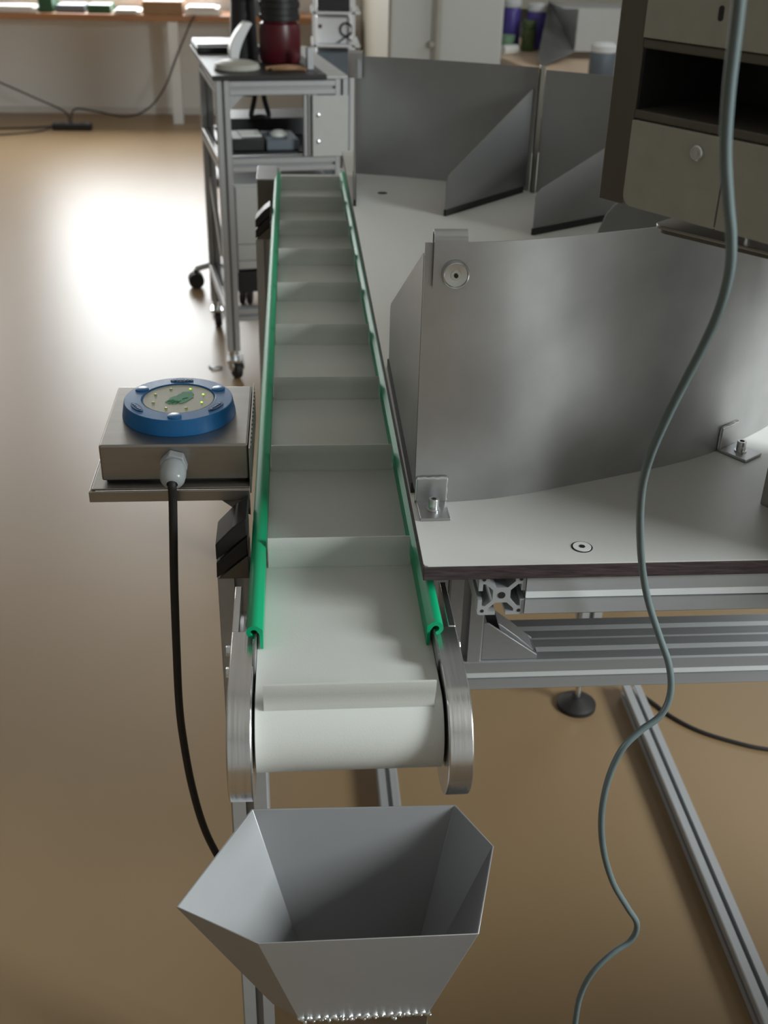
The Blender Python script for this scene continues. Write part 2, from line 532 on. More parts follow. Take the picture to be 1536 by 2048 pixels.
def bracket(parent, px, py, ang, w=.0305):
    """L bracket welded to the sheet: upright leg, foot, weld bead, socket bolt"""
    ca, sa = math.cos(ang), math.sin(ang)

    def T(u, v, z):
        return (px + ca * u + sa * v, py + sa * u - ca * v, z)
    L = MB()
    L.box(0, w, .0006, .0036, ZT + .001, ZT + .0285, T)
    L.box(0, w, .0036, .0385, ZT + .0004, ZT + .0036, T)
    b = L.build('angle_bracket', M['steel'], parent, 0, bevel=.0007)
    wd = MB()
    pts = [T(.0005, .0012, ZT + .0292)]
    wd.tube([T(u, .0016 + .0004 * math.sin(u * 3000), ZT + .0292 + .0003 * math.sin(u * 2200)) for u in [k * w / 14 for k in range(15)]], .0019, 8, 2)
    wd.tube([T(w + .0004 * math.sin(k), .0014, ZT + .029 - k * .0019) for k in range(14)], .0012, 8, 2)
    wd.tube([T(-.0002, .0012, ZT + .029 - k * .0019) for k in range(14)], .0011, 8, 2)
    wd.build('weld_bead', M['bright_steel'], b, 60)
    cx = T(w * .5, .0205, 0)
    bt = MB()
    zz = ZT + .0037
    bt.lathe([(.0068, 0), (.0068, .0014), (.0052, .0016), (.0052, .0118), (.0048, .0124), (.0028, .0124), (.0028, .0090), (.0001, .0090)], (cx[0], cx[1], zz), n=28)
    bo = bt.build('socket_bolt', M['bright_steel'], b, 35)
    s = MB()
    s.lathe([(.0027, 0), (.0027, .0002), (.0001, .0002)], (cx[0], cx[1], zz + .0091), n=6)
    s.build('socket', M['niche'], bo, 0)
    return b


bracket(guard, .1180, .9886, 0.015)
bracket(guard, .4705, 1.0990, math.radians(36))


def strap_clamp(parent, x0, x1, y, ztop, ang=0.0, knob=True):
    ca, sa = math.cos(ang), math.sin(ang)

    def T(u, v, z):
        return (x0 + ca * u - sa * v, y + sa * u + ca * v, z)
    wd = x1 - x0
    rr, t = .0085, .0022
    zc_ = ztop + .0035
    outer = [(-rr, zc_ - .045)] + [(-rr * math.cos(a), zc_ + rr * math.sin(a)) for a in [PI * k / 16 for k in range(17)]] + [(rr, zc_ - .045)]
    ri = rr - t
    inner = [(-ri, zc_ - .045)] + [(-ri * math.cos(a), zc_ + ri * math.sin(a)) for a in [PI * k / 16 for k in range(17)]] + [(ri, zc_ - .045)]
    poly = outer + inner[::-1]
    m_ = MB()
    m_.prism(poly, lambda u, v: T(0, u, v), lambda u, v: T(wd, u, v))
    s = m_.build('strap_clamp', M['steel'], parent, 40)
    if not knob:
        return s
    c = T(wd * .66, -rr - .0004, zc_ - .030)
    ax = (sa, -ca, 0)
    k = MB()
    k.lathe([(.0128, 0), (.0128, .0035), (.0120, .0062), (.0112, .0066), (.0105, .0050), (.0050, .0047), (.0046, .0058), (.0001, .0058)], c, ax, n=40)
    kn = k.build('clamp_knob', M['bright_steel'], s, 35)
    kp = MB()
    cc = Vector(c) + Vector(ax) * .0066
    kp.lathe([(.0020, -.0006), (.0020, .0006), (.0001, .0006)], cc, ax, n=16)
    kp.build('screw_centre', M['niche'], kn, 35)
    return s


strap_clamp(guard, .1243, .1548, .9905, ZT + HP)

# guard panels at the back, with the joint strip
HF = .2395
far = thing('guard_panel', 'steel guard panel tinted as in shade at the far end of the table, left of the joint', 'guard panel', (0.3, 2.43, ZT), 'steel guard panels around the table')
pa = smooth_path([(.1285, 2.4835), (.18, 2.470), (.2283, 2.4545), (.3116, 2.4195), (.40, 2.377), (.4882, 2.3305)])
MB().sheet(pa, lambda i: ZT + .0003, lambda i: ZT + HF + .003 * i / len(pa), .002).build('sheet', M['steel_shaded'], far, 60)
strap_clamp(far, .116, .146, 2.4815, ZT + HF, -.25, False)
mb = MB()
mb.box(.4885, .4975, 2.312, 2.329, ZT + .0003, ZT + HF + .008)
mb.build('joint_strip', M['frame_dark'], far, 0, bevel=.0006)
far2 = thing('guard_panel', 'steel guard panel tinted as in shade right of the joint, running behind the dark cabinet', 'guard panel', (0.6, 2.25, ZT), 'steel guard panels around the table')
pb = smooth_path([(.500, 2.318), (.56, 2.283), (.632, 2.235), (.69, 2.185), (.74, 2.13)])
MB().sheet(pb, lambda i: ZT + .0003, lambda i: ZT + HF, .002).build('sheet', M['steel_shaded'], far2, 60)


def fin(x0, y0, x1, y1, h0, h1, label, cham=.0):
    """sheet-metal divider: upright plate with a slanting top, black sealing strip at its foot"""
    f = thing('divider_plate', label, 'divider plate', ((x0 + x1) / 2, (y0 + y1) / 2, ZT), 'slanted divider plates on the table')
    L = math.hypot(x1 - x0, y1 - y0)
    dx, dy = (x1 - x0) / L, (y1 - y0) / L
    nx, ny = -dy * .001, dx * .001
    g0 = .012
    poly = [(.0, g0), (L, g0), (L, h1), (L - .006, h1), (.012, h0 + .008), (.003, h0 + .001), (0, h0 - .006)]
    m_ = MB()
    m_.prism(poly, lambda u, v: (x0 + dx * u - nx, y0 + dy * u - ny, ZT + v), lambda u, v: (x0 + dx * u + nx, y0 + dy * u + ny, ZT + v))
    m_.build('plate', M['steel_shaded'], f, 20)
    m_ = MB()
    m_.prism([(-.001, .0003), (L * .96, .0003), (L * .96, g0), (-.001, g0)], lambda u, v: (x0 + dx * u - 3 * nx, y0 + dy * u - 3 * ny, ZT + v), lambda u, v: (x0 + dx * u + 3 * nx, y0 + dy * u + 3 * ny, ZT + v))
    m_.build('sealing_strip', M['rubber'], f, 0)['label'] = 'black rubber sealing strip'
    return f


fin(.1195, 1.355, .1175, .996, .0835, .255, 'slanted steel divider behind the left edge of the curved front panel')
fin(.1165, 2.197, .1295, 2.462, .066, .236, 'narrow slanted steel divider beside the far end of the conveyor')
fin(.2864, 2.1235, .4790, 2.325, .0706, .202, 'slanted steel divider leading to the joint of the far panels')
fin(.4312, 1.9917, .690, 2.155, .074, .185, 'slanted steel divider half hidden by the dark cabinet, behind the rounded one')
f3 = thing('divider_plate', 'shade-darkened steel divider with a rounded corner just under the dark cabinet', 'divider plate', (.62, 1.88, ZT), 'slanted divider plates on the table')
mb = MB()
th3 = math.radians(14)
p3 = [(-.012, .012), (.26, .012), (.26, .17), (.08, .112), (.035, .096), (.018, .086), (.004, .07), (-.006, .045)]
mb.prism(p3, lambda u, v: (.523 + math.cos(th3) * u, 1.862 + math.sin(th3) * u, ZT + v), lambda u, v: (.5225 + math.cos(th3) * u, 1.864 + math.sin(th3) * u, ZT + v))
mb.build('plate', M['steel_shaded'], f3, 20)
mb = MB()
mb.prism([(-.012, .0003), (.25, .0003), (.25, .012), (-.012, .012)], lambda u, v: (.523 + math.cos(th3) * u, 1.860 + math.sin(th3) * u, ZT + v), lambda u, v: (.522 + math.cos(th3) * u, 1.866 + math.sin(th3) * u, ZT + v))
mb.build('sealing_strip', M['rubber'], f3, 0)

# ------------------------------------------------------------------ conveyor
conv = thing('belt_conveyor', 'narrow cleated white belt conveyor with green side rails running along the table', 'conveyor', (.0393, 1.8, 0))
SL = -.024                      # falls slightly towards the far end
XC = .0393


def zb(y):
    return .9935 + SL * (y - .80)


YN, RB = .758, .0370
ZN = zb(YN) - RB
YE = 2.965
zE = zb(YE)
RE = .045
# outline of the belt loop in (y, z)
outer = [(YN + RB * math.cos(a), ZN + RB * math.sin(a)) for a in [PI * 1.5 - PI * k / 28 for k in range(29)]]
outer += [(YE + RE * math.cos(a), zE - RE + RE * math.sin(a)) for a in [PI * .5 - PI * k / 16 for k in range(17)]]


def inset(poly, d):
    n, out = len(poly), []
    for i in range(n):
        a, b = poly[i - 1], poly[(i + 1) % n]
        L = math.hypot(b[0] - a[0], b[1] - a[1])
        out.append((poly[i][0] + (b[1] - a[1]) / L * d, poly[i][1] - (b[0] - a[0]) / L * d))
    return out


inner = inset(outer, .0028)
mb = MB()
n = len(outer)
X0, X1 = XC - .0800, XC + .0800
vo = [[mb.bm.verts.new((x, y, z)) for y, z in outer] for x in (X0, X1)]
vi = [[mb.bm.verts.new((x, y, z)) for y, z in inner] for x in (X0, X1)]
for i in range(n):
    j = (i + 1) % n
    mb.bm.faces.new((vo[0][i], vo[0][j], vo[1][j], vo[1][i]))
    mb.bm.faces.new((vi[0][j], vi[0][i], vi[1][i], vi[1][j]))
    mb.bm.faces.new((vo[0][j], vo[0][i], vi[0][i], vi[0][j]))
    mb.bm.faces.new((vo[1][i], vo[1][j], vi[1][j], vi[1][i]))
belt = mb.build('belt', M['belt'], conv, 40)
for yc, zc2, rr in ((YN, ZN, RB - .0035), (YE, zE - RE, RE - .0035)):
    MB().cyl((XC - .081, yc, zc2), (XC + .081, yc, zc2), rr, n=40).build('roller', M['rubber'], conv)


def cleat_mesh(y, z, ang, lean=0.0):
    """cleat standing on the belt at (y, z); ang = direction of the belt normal from +z towards -y"""
    cn = (-math.sin(ang), math.cos(ang))      # normal in (y, z)
    ct = (math.cos(ang), math.sin(ang))       # along the belt, away from the nose
    prof = [(-.0035, -.0004), (.006, -.0004), (.006, .0012), (.0022, .004), (.0020, .0200), (.0028, .0290), (.0036, .0312),
            (.0016, .0318), (.0004, .0290), (-.0012, .0200), (-.0014, .0050), (-.0035, .0022)]
    m_ = MB()

    def P(x):
        return lambda u, v: (x, y + ct[0] * u + cn[0] * v, z + ct[1] * u + cn[1] * v)
    m_.prism(prof, P(XC - .0725), P(XC + .0725))
    return m_


first = None
y0 = .9739
for k in range(9):
    y = y0 + .2266 * k
    if first is None:
        first = cleat_mesh(y, zb(y), math.atan(-SL) * -1).build('cleat', M['belt'], belt, 40)
    else:
        c = first.copy()
        C.objects.link(c)
        c.parent = belt
        c.location = first.location + Vector((0, .2266 * k, SL * .2266 * k))
ph = .36
cleat_mesh(YN - RB * math.sin(ph), ZN + RB * math.cos(ph), ph).build('cleat', M['belt'], belt, 40)


def mirror(x, s):
    return x if s < 0 else 2 * XC - x


for s in (-1, 1):
    side = 'left' if s < 0 else 'right'
    # green P-shaped guide: hook tube with slot, flange down to the belt
    c0, zt0, rr = -.0432, .0265, .0070
    pts = []
    for k in range(21):
        a = math.radians(-60 - 255 * k / 20 + 360)      # from lower right (slot) round over the top
        pts.append((rr * math.cos(math.radians(-70) - math.radians(235) * k / 20), rr * math.sin(math.radians(-70) - math.radians(235) * k / 20)))
    # ordered: start under the hook, go left, over the top, down to the flange inside
    hook_o = [(c0 + p[0], zt0 - rr + p[1]) for p in pts]
    flange = [(-.0352, zt0 - .0045), (-.0352, .0012), (-.0378, .0012), (-.0382, zt0 - .0095)]
    hole = [(c0 + .0032 * math.cos(a), zt0 - rr - .0004 + .0032 * math.sin(a)) for a in [math.radians(20 + 230 * k / 10) for k in range(11)]]
    sec = hook_o + flange + hole
    mb = MB()
    rings = [[(mirror(u, s), yy, zb(yy) + v) for u, v in sec] for yy in (.8255, 2.88)]
    mb.loft(rings)
    mb.build('side_rail', M['green'], conv, 50)['label'] = 'green plastic guide rail'
    # steel side sheet, a little below the hook
    mb = MB()
    ys = [.79, 2.97]
    rings = []
    for yy in ys:
        x0, x1 = mirror(-.0412, s), mirror(-.0428, s)
        rings.append([(x0, yy, zb(yy) + .0170), (x1, yy, zb(yy) + .0170), (x1, yy, zb(yy) - .105), (x0, yy, zb(yy) - .105)])
    mb.loft(rings)
    mb.build('side_sheet', M['steel'], conv, 0)
    # thick machined nose plate
    YA, RA = .758, .0545
    ZA = 1.003 - RA
    arc = [(YA + RA * math.cos(a), ZA + RA * math.sin(a)) for a in [PI * .5 + PI * k / 36 for k in range(37)]]
    poly = [(.842, ZA + RA - .0005)] + arc + [(.96, ZA - RA), (.96, ZA - .004), (.900, ZA + .022), (.842, ZA + .026)]
    xa, xb = mirror(-.0432, s), mirror(-.0642, s)
    mb = MB()
    mb.prism(poly, lambda u, v: (xa, u, v), lambda u, v: (xb, u, v))
    npl = mb.build('nose_plate', M['machined'], conv, 30, bevel=.0012)
    xa2, xb2 = mirror(-.0572, s), mirror(-.0642, s)
    mb = MB()
    mb.prism([(.8425, ZA + RA - .0005), (.918, ZA + RA - .0005), (.918, ZA + .014), (.8425, ZA + .0255)], lambda u, v: (xa2, u, v), lambda u, v: (xb2, u, v))
    mb.build('plate_tongue', M['machined'], npl, 30, bevel=.0010)
    for yy, zz in ((.8545, .9714), (.8407, .9568)):
        mb = MB()
        mb.cyl((mirror(-.0643, s), yy, zz), (mirror(-.0715, s), yy, zz), .0052, n=6)
        mb.build('plate_bolt', M['bright_steel'], npl, 0, bevel=.0006)
    # tail block
    xt, xu = mirror(-.036, s), mirror(-.048, s)
    yy = 2.89
    mb = MB()
    mb.box(min(xt, xu), max(xt, xu), yy, yy + .06, zb(yy) - .03, zb(yy) + .020)
    mb.build('tail_block', M['bright_steel'], conv, 0, bevel=.002)
mb = MB()
mb.box(XC - .079, XC + .079, .88, 2.90, .872 - .05, .885 - .05)
mb.build('frame_tray', M['steel_dark'], conv, 0)
mb = MB()
mb.box(-.0925, -.0445, 2.785, 2.935, .66, .968)
dm = mb.build('drive_housing', M['frame_dark'], conv, 0, bevel=.003)
mb = MB()
mb.box(-.0935, -.0440, 2.784, 2.936, .9682, .9712)
mb.build('housing_lid', M['silver'], dm, 0, bevel=.001)
MB().cyl((-.055, 2.785, .86), (-.055, 2.779, .86), .006).build('housing_bolt', M['bright_steel'], dm)


def stand(y, ztop):
    mb = profile(MB(), (-.0657, y + h, .0005), (-.0657, y + h, ztop), h, EX, EY)
    st = mb.build('stand_post', M['alu'], conv, 30)
    # black slanted clamp on a wedge
    z0 = ztop + .0008

    def f(yy):
        return lambda u, v: (u, yy, v)
    mb = MB()
    mb.prism([(-.0870, z0), (-.0545, z0), (-.0545, z0 + .0285)], f(y - .002), f(y + .047))
    w_ = mb.build('clamp_wedge', M['frame_dark'], st, 0, bevel=.0008)
    for kk in (0, 1):
        zz = z0 + .0035 + kk * .0225
        mb = MB()
        mb.prism([(-.0885 + .0005 * kk, zz - .002), (-.0550, zz + .0275), (-.0550, zz + .0480), (-.0695, zz + .0370) if kk else (-.0600, zz + .0440), (-.0862, zz + .0190), (-.0880, zz + .0165)],
                 f(y - .004), f(y + .046))
        mb.build('clamp_block', M['black'], st, 0, bevel=.0015)
    return st


stand(1.0, .9590)
stand(2.46, .9130)

# ------------------------------------------------------------------ sensor switch box on its bracket tray
tray = thing('bracket_tray', 'flat steel bracket tray with a turned-down rim fixed to the conveyor, under the switch box', 'bracket', (-.13, 1.14, 1.03))
mb = MB()
mb.box(-.2190, -.0530, 1.0535, 1.235, 1.0375, 1.0398)
mb.build('tray_plate', M['steel_dark'], tray, 0, bevel=.0006)
mb = MB()
mb.box(-.2215, -.0530, 1.0490, 1.0515, 1.0260, 1.0385)
mb.box(-.2215, -.2190, 1.0515, 1.235, 1.0260, 1.0385)
mb.build('rim', M['steel_dark'], tray, 0, bevel=.0008)
mb = MB()
mb.box(-.0530, -.0516, 1.058, 1.235, 1.030, 1.0830)
for k in range(14):
    mb.box(-.0516, -.0505, 1.068 + k * .011, 1.074 + k * .011, 1.045, 1.0815)
mb.build('back_plate', M['steel_dark'], tray, 0)
mb = MB()
mb.prism([(-.0900, 1.0255), (-.0535, 1.0255), (-.0535, 1.0020), (-.0690, 1.0085)], lambda u, v: (u, 1.060, v), lambda u, v: (u, 1.064, v))
mb.build('gusset', M['frame_dark'], tray, 0)

box = thing('switch_box', 'flat steel switch box carrying the round blue hand sensor', 'switch box', (-.1316, 1.145, 1.0425))
mb = MB()
mb.box(-.2094, -.0540, 1.0664, 1.2240, 1.0425, 1.0840)
housing = mb.build('housing', M['steel_dark'], box, 0, bevel=.0022, seg=3)
mb = MB()
mb.box(-.205, -.058, 1.070, 1.220, 1.0400, 1.0425)
mb.build('gasket', M['rubber'], housing, 0)
PX, PY, PZ = -.1322, 1.1480, 1.0842
puck = MB()
puck.lathe([(.0622, 0), (.0622, .002), (.0594, .0170), (.0588, .0178), (.0410, .0182), (.0404, .0178), (.0396, .0164), (.0001, .0164)], (PX, PY, PZ), n=96)
pk = puck.build('sensor_ring', M['blue'], box, 25)
pk['label'] = 'round blue plastic touch sensor'
MB().lathe([(.0390, 0), (.0384, .0008), (.0001, .0008)], (PX, PY, PZ + .0164), n=64).build('sensor_face', M['disc'], pk, 35)
fz = PZ + .0172
# hand sign: wrist to the upper right, fingers to the lower left
hand = [(13, 12), (15, 8), (14, 5), (15, 2), (11, -3), (9, -6), (6.5, -8), (4, -10), (1.5, -9.2), (2, -7.8), (-1.0, -10.2), (-4, -11.2), (-5.4, -9.8),
        (-3.6, -8.4), (-7, -10.4), (-9.4, -9.8), (-9.4, -8.0), (-7.6, -6.8), (-10.6, -8.0), (-12.6, -7.0), (-12.2, -5.2), (-10.0, -3.4), (-9, .5), (-6, 3.5),
        (-2, 5.5), (-1.5, 7.5), (1.5, 10), (3, 13), (9, 13.5)]
mb = MB()
mb.prism([(a * .00108, b * .00140) for a, b in hand], lambda u, v: (PX + u, PY + v, fz), lambda u, v: (PX + u, PY + v, fz + .0004))
hs = mb.build('hand_sign', M['hand'], pk, 0)
mb = MB()
for a0, b0, a1, b1 in ((-2.5, -4.2, -8.6, -7.6), (.2, -4.6, -5.4, -9.0), (3.0, -4.6, -1.4, -9.2), (-4.5, -2.4, -10.6, -5.6), (9.5, 1.5, 4.0, -1.2)):
    mb.tube([(PX + a0 * .00108, PY + b0 * .0014, fz + .0004), (PX + a1 * .00108, PY + b1 * .0014, fz + .0004)], .0003, 6, 0)
mb.build('finger_lines', M['green_dark'], hs, 0)
for k in range(8):
    a = math.radians(22 + 45 * k)
    lit = k in (0, 1, 7)
    lx, ly = PX + .0285 * math.cos(a), PY + .0285 * math.sin(a)
    mb = MB()
    mb.lathe([(.0013 if lit else .0017, 0), (.0012 if lit else .0016, .0008), (.0001, .0011)], (lx, ly, fz), n=12)
    o = mb.build('diode', M['led'] if lit else M['led_dim'], pk, 40)
    o['label'] = 'lit green diode' if lit else 'dim green diode'
for k in range(3):
    a = math.radians(270 + 120 * k)
    mb = MB()
    mb.lathe([(.0076, 0), (.0074, .0010), (.0066, .0014), (.0001, .0015)], (PX + .0488 * math.cos(a), PY + .0488 * math.sin(a), PZ + .0179), n=28)
    mb.build('screw_cap', M['blue'], pk, 35)
    a = math.radians(90 + 120 * k)
    mb = MB()
    outl = [(.0130 * math.cos(t), .0044 * math.sin(t)) for t in [2 * PI * q / 28 for q in range(28)]]
    ca, sa = math.cos(a), math.sin(a)

    def T(u, v, z, ca=ca, sa=sa):
        return (PX + .0490 * ca - sa * u + ca * v, PY + .0490 * sa + ca * u + sa * v, z)
    mb.prism(outl, lambda u, v: T(u, v, PZ + .0179), lambda u, v: T(u, v, PZ + .0188))
    lab = mb.build('badge', M['navy'], pk, 35)
    mb = MB()
    xs = [-.0085, -.0045, -.0005, .0035, .0075]
    for q in xs:
        mb.lathe([(.0017, 0), (.0015, .0004), (.0001, .0005)], T(q, 0, PZ + .0188), n=10)
    mb.build('embossing', M['blue'], lab, 35)
# cable gland on the front
gy0 = 1.0664
gc = (-.1318, 1.0645)
gl = MB()
gl.cyl((gc[0], gy0, gc[1]), (gc[0], gy0 - .013, gc[1]), .0148, n=6)
gland = gl.build('cable_gland', M['grey_plastic'], box, 20, bevel=.0012)
gl = MB()
ax = Vector((0, -.93, -.36)).normalized()
gl.lathe([(.0120, 0), (.0138, .005), (.0138, .013), (.0126, .0195), (.0100, .024), (.0058, .0258), (.0054, .018), (.0001, .018)], (gc[0], gy0 - .0105, gc[1]), ax, n=32)
gl.build('gland_nut', M['grey_plastic'], gland, 45)
mb = MB()
e = Vector((gc[0], gy0 - .0105, gc[1])) + ax * .014
P = [e, e + ax * .012, (-.1322, 1.0330, 1.040), (-.1338, 1.0330, 1.010), (-.1385, 1.036, .93), (-.1425, 1.04, .84), (-.1455, 1.045, .76), (-.1450, 1.05, .70),
     (-.1400, 1.055, .62), (-.1290, 1.06, .54), (-.108, 1.06, .47), (-.06, 1.055, .33), (.0, 1.05, .16), (.05, 1.03, .03), (.07, 1.0, .0045), (.09, .93, .0045)]
single('sensor_cable', 'black cable hanging from the grey gland of the switch box', 'cable', MB().tube(P, .0047, 12, 8), M['rubber'], (-.14, 1.05, 0))

# ------------------------------------------------------------------ hopper in front of the belt nose
hop = thing('steel_hopper', 'open six-sided sheet steel funnel below the end of the belt', 'hopper', (.053, .75, 0))
rim = [(-.0535, .8345), (.1528, .8300), (.1828, .7725), (.1528, .6700), (-.0428, .6700), (-.1180, .7145)]
out = [(-.0095, .790), (.1190, .790), (.1260, .757), (.1190, .7048), (-.0095, .7048), (-.0350, .722)]
ZR, ZO = .79, .64


def ring(p, z, k=0.0):
    cx = sum(a for a, b in p) / 6
    cy = sum(b for a, b in p) / 6
    return [(x + (cx - x) * k, y + (cy - y) * k, z) for x, y in p]


mb = MB()
V = [[mb.bm.verts.new(q) for q in R] for R in (ring(out, ZO), ring(rim, ZR), ring(rim, ZR, .014), ring(out, ZO, .03))]
for a, b in ((0, 1), (1, 2), (2, 3)):
    for i in range(6):
        j = (i + 1) % 6
        mb.bm.faces.new((V[a][i], V[a][j], V[b][j], V[b][i]))
for i in range(6):
    j = (i + 1) % 6
    mb.bm.faces.new((V[3][i], V[3][j], V[0][j], V[0][i]))
mb.build('funnel', M['hopper'], hop, 25, bevel=.0009)
nk = [(-.0075, .788), (.1170, .788), (.1240, .757), (.1170, .7066), (-.0075, .7066), (-.0330, .7225)]
mb = MB()
mb.loft([ring(nk, .0006), ring(nk, ZO - .0005)])
mb.build('neck', M['steel_dark'], hop, 25)
mb = MB()
pts = []
for i in range(61):
    t = i / 60
    pts.append((-.0095 + .1285 * t, .7046 + .0006 * math.sin(i * 2.1), ZO - .001 + .0011 * math.sin(i * 1.7)))
mb.tube(pts, .0030, 8, 2)
for i in range(40):
    q = random.choice(pts)
    s = random.uniform(.0012, .0026)
    mb.lathe([(s, 0), (s * .8, s * .6), (.0001, s)], (q[0], q[1] - .0022, q[2] + random.uniform(-.003, .002)), (0, -1, .3), n=8)
mb.build('weld_bead', M['bright_steel'], hop, 60)

# ------------------------------------------------------------------ operator terminal on its pedestal
U = Vector((.56, -.83, 0)).normalized()
N = Vector((-.83, -.56, 0)).normalized()
CC = Vector((.2632, .878, 0))


def TT(u, d, z):
    """u along the front to the right, d behind the front plane"""
    p = CC + U * u - N * d
    return (p.x, p.y, z)


ZB0, ZB1 = 1.3830, 1.76
term = thing('control_cabinet', 'dark steel control cabinet with pale door, drawer front and open niche', 'cabinet', TT(.14, .1, ZB0))
mb = MB()
W = .300
mb.box(-.0290, -.0030, 0, .20, ZB0, ZB1, TT)           # stile
mb.box(-.0030, W, .018, .20, ZB0 + .002, 1.4500, TT)   # body behind the door
mb.box(-.0030, W, 0, .20, 1.4490, 1.4560, TT)          # rail under niche
mb.box(-.0030, W, .10, .20, 1.4560, 1.4995, TT)        # back of niche
mb.box(-.0030, W, 0, .20, 1.4995, 1.5063, TT)          # rail above
mb.box(-.0030, W, .018, .20, 1.5063, ZB1, TT)
mb.box(W, W + .026, 0, .20, ZB0, ZB1, TT)
mb.build('housing', M['frame_dark'], term, 0, bevel=.0012)
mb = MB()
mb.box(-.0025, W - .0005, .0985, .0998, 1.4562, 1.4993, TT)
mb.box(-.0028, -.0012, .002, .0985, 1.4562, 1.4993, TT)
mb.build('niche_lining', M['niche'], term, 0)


def door_poly(u0, u1, z0, z1, r):
    p = []
    for k in range(7):
        a = PI + PI / 2 * k / 6
        p.append((u0 + r + r * math.cos(a), z0 + r + r * math.sin(a)))
    p += [(u1, z0), (u1, z1), (u0, z1)]
    return p


d0 = .0145
for nm, u0, u1 in (('door', -.0022, .0865), ('door', .0880, W - .001)):
    mb = MB()
    mb.prism(door_poly(u0, u1, ZB0 + .0005, 1.4484, .009 if u0 < 0 else .001), lambda u, v: TT(u, -.0025, v), lambda u, v: TT(u, d0, v))
    dr = mb.build(nm, M['cream'], term, 0, bevel=.0007)
    if u0 < 0:
        c = Vector(TT(.0632, -.0026, 1.4348))
        mb = MB()
        mb.lathe([(.0056, 0), (.0056, .0022), (.0048, .0030), (.0040, .0030), (.0036, .0022), (.0022, .0022), (.0020, .0030), (.0001, .0030)], c, N, n=28)
        mb.build('lock', M['bright_steel'], dr, 35)
for u0, u1 in ((-.0022, W - .001),):
    mb = MB()
    mb.prism([(u0, 1.5070), (u1, 1.5070), (u1, 1.625), (u0, 1.625)], lambda u, v: TT(u, -.0020, v), lambda u, v: TT(u, d0, v))
    dr = mb.build('drawer', M['cream'], term, 0, bevel=.0007)
    mb = MB()
    sl = [(.0023 * math.cos(t), (.0028 if math.sin(t) > 0 else -.0028) + .0023 * math.sin(t)) for t in [2 * PI * q / 20 for q in range(20)]]
    mb.prism(sl, lambda u, v: TT(.0640 + u, -.0023, 1.5290 + v), lambda u, v: TT(.0640 + u, .004, 1.5290 + v))
    mb.build('keyhole', M['niche'], dr, 0)
mb = MB()
mb.prism([(-.0022, 1.632), (W - .001, 1.632), (W - .001, 1.752), (-.0022, 1.752)], lambda u, v: TT(u, -.0020, v), lambda u, v: TT(u, d0, v))
mb.build('upper_panel', M['cream'], term, 0, bevel=.0007)

ped = thing('cabinet_pedestal', 'steel pedestal at the right edge with a rounded plate and swivel under the cabinet', 'pedestal', (.55, .95, ZT))
ZL = 1.3600
Pq = Vector((.297, .910, 0))
U2 = Vector((.65, -.76, 0)).normalized()
N2 = Vector((-.76, -.65, 0)).normalized()


def TL(u, d, z):
    p = Pq + U2 * u - N2 * d
    return (p.x, p.y, z)


rr = .011
lp = [(rr - rr * math.cos(t), rr - rr * math.sin(t)) for t in [PI / 2 * q / 8 for q in range(9)]][::1]
lp = lp + [(.36, 0), (.36, .30), (rr, .30), (0, .30 - rr)]
mb = MB()
mb.prism(lp, lambda u, v: TL(u, v, ZL - .0030), lambda u, v: TL(u, v, ZL - .0002))
mb.build('top_plate', M['steel_dark'], ped, 0, bevel=.0006)
mb = MB()
mb.prism([(u * .98 + .003, v * .97 + .002) for u, v in lp], lambda u, v: TL(u, v, ZL - .0065), lambda u, v: TL(u, v, ZL - .0032))
mb.build('support_plate', M['frame_dark'], ped, 0)
sw = Vector(TL(.085, .035, ZL))
mb = MB()
mb.lathe([(.0150, 0), (.0150, .005), (.0135, .0055), (.0135, .0075), (.0150, .0080), (.0150, ZB0 - ZL - .0004)], sw, n=40)
mb.build('swivel_bearing', M['bright_steel'], ped, 35)
col = Vector((.474, .975, 0))


def TP(u, d, z):
    p = col + U * u - N * d
    return (p.x, p.y, z)


mb = MB()
mb.box(0, .24, 0, .16, ZT + .0004, ZL - .0067, TP)
mb.build('column', M['steel_dark'], ped, 0, bevel=.001)

# ------------------------------------------------------------------ grey cable hanging in front
G = [(0.2115, 0.5650, 1.5573), (0.2164, 0.5750, 1.5364), (0.2216, 0.5850, 1.5116), (0.2306, 0.6000, 1.4814),
     (0.2447, 0.6200, 1.4500), (0.2561, 0.6350, 1.4259), (0.2651, 0.6500, 1.4002), (0.2690, 0.6650, 1.3695),
     (0.2676, 0.6800, 1.3366), (0.2631, 0.6900, 1.3073), (0.2585, 0.7000, 1.2765), (0.2588, 0.7200, 1.2390),
     (0.2668, 0.7500, 1.1957), (0.2843, 0.7900, 1.1384), (0.3063, 0.8300, 1.0733), (0.3211, 0.8400, 1.0283),
     (0.3355, 0.8350, 0.9917), (0.3484, 0.8300, 0.9599), (0.3528, 0.8250, 0.9306), (0.3454, 0.8200, 0.9074),
     (0.3253, 0.8150, 0.8924), (0.3082, 0.8100, 0.8735), (0.2996, 0.8100, 0.8352), (0.2987, 0.8100, 0.7883),
     (0.3086, 0.8150, 0.7337), (0.3268, 0.8200, 0.6795), (0.3478, 0.8200, 0.6400), (0.3620, 0.8200, 0.6131),
     (0.3587, 0.8200, 0.5876), (0.3368, 0.8150, 0.5723), (0.3173, 0.8100, 0.5493), (0.3079, 0.8100, 0.5119),
     (0.3071, 0.8100, 0.4612)]
P = [Vector(q) for q in G]
p0, pe = P[0], P[-1]
P = [Vector((.43, .81, 1.7612)), Vector((.43, .81, 1.79)), Vector((.40, .77, 1.84)), Vector((.29, .62, 1.80)), p0 + (p0 - P[2]) * 1.6] + P
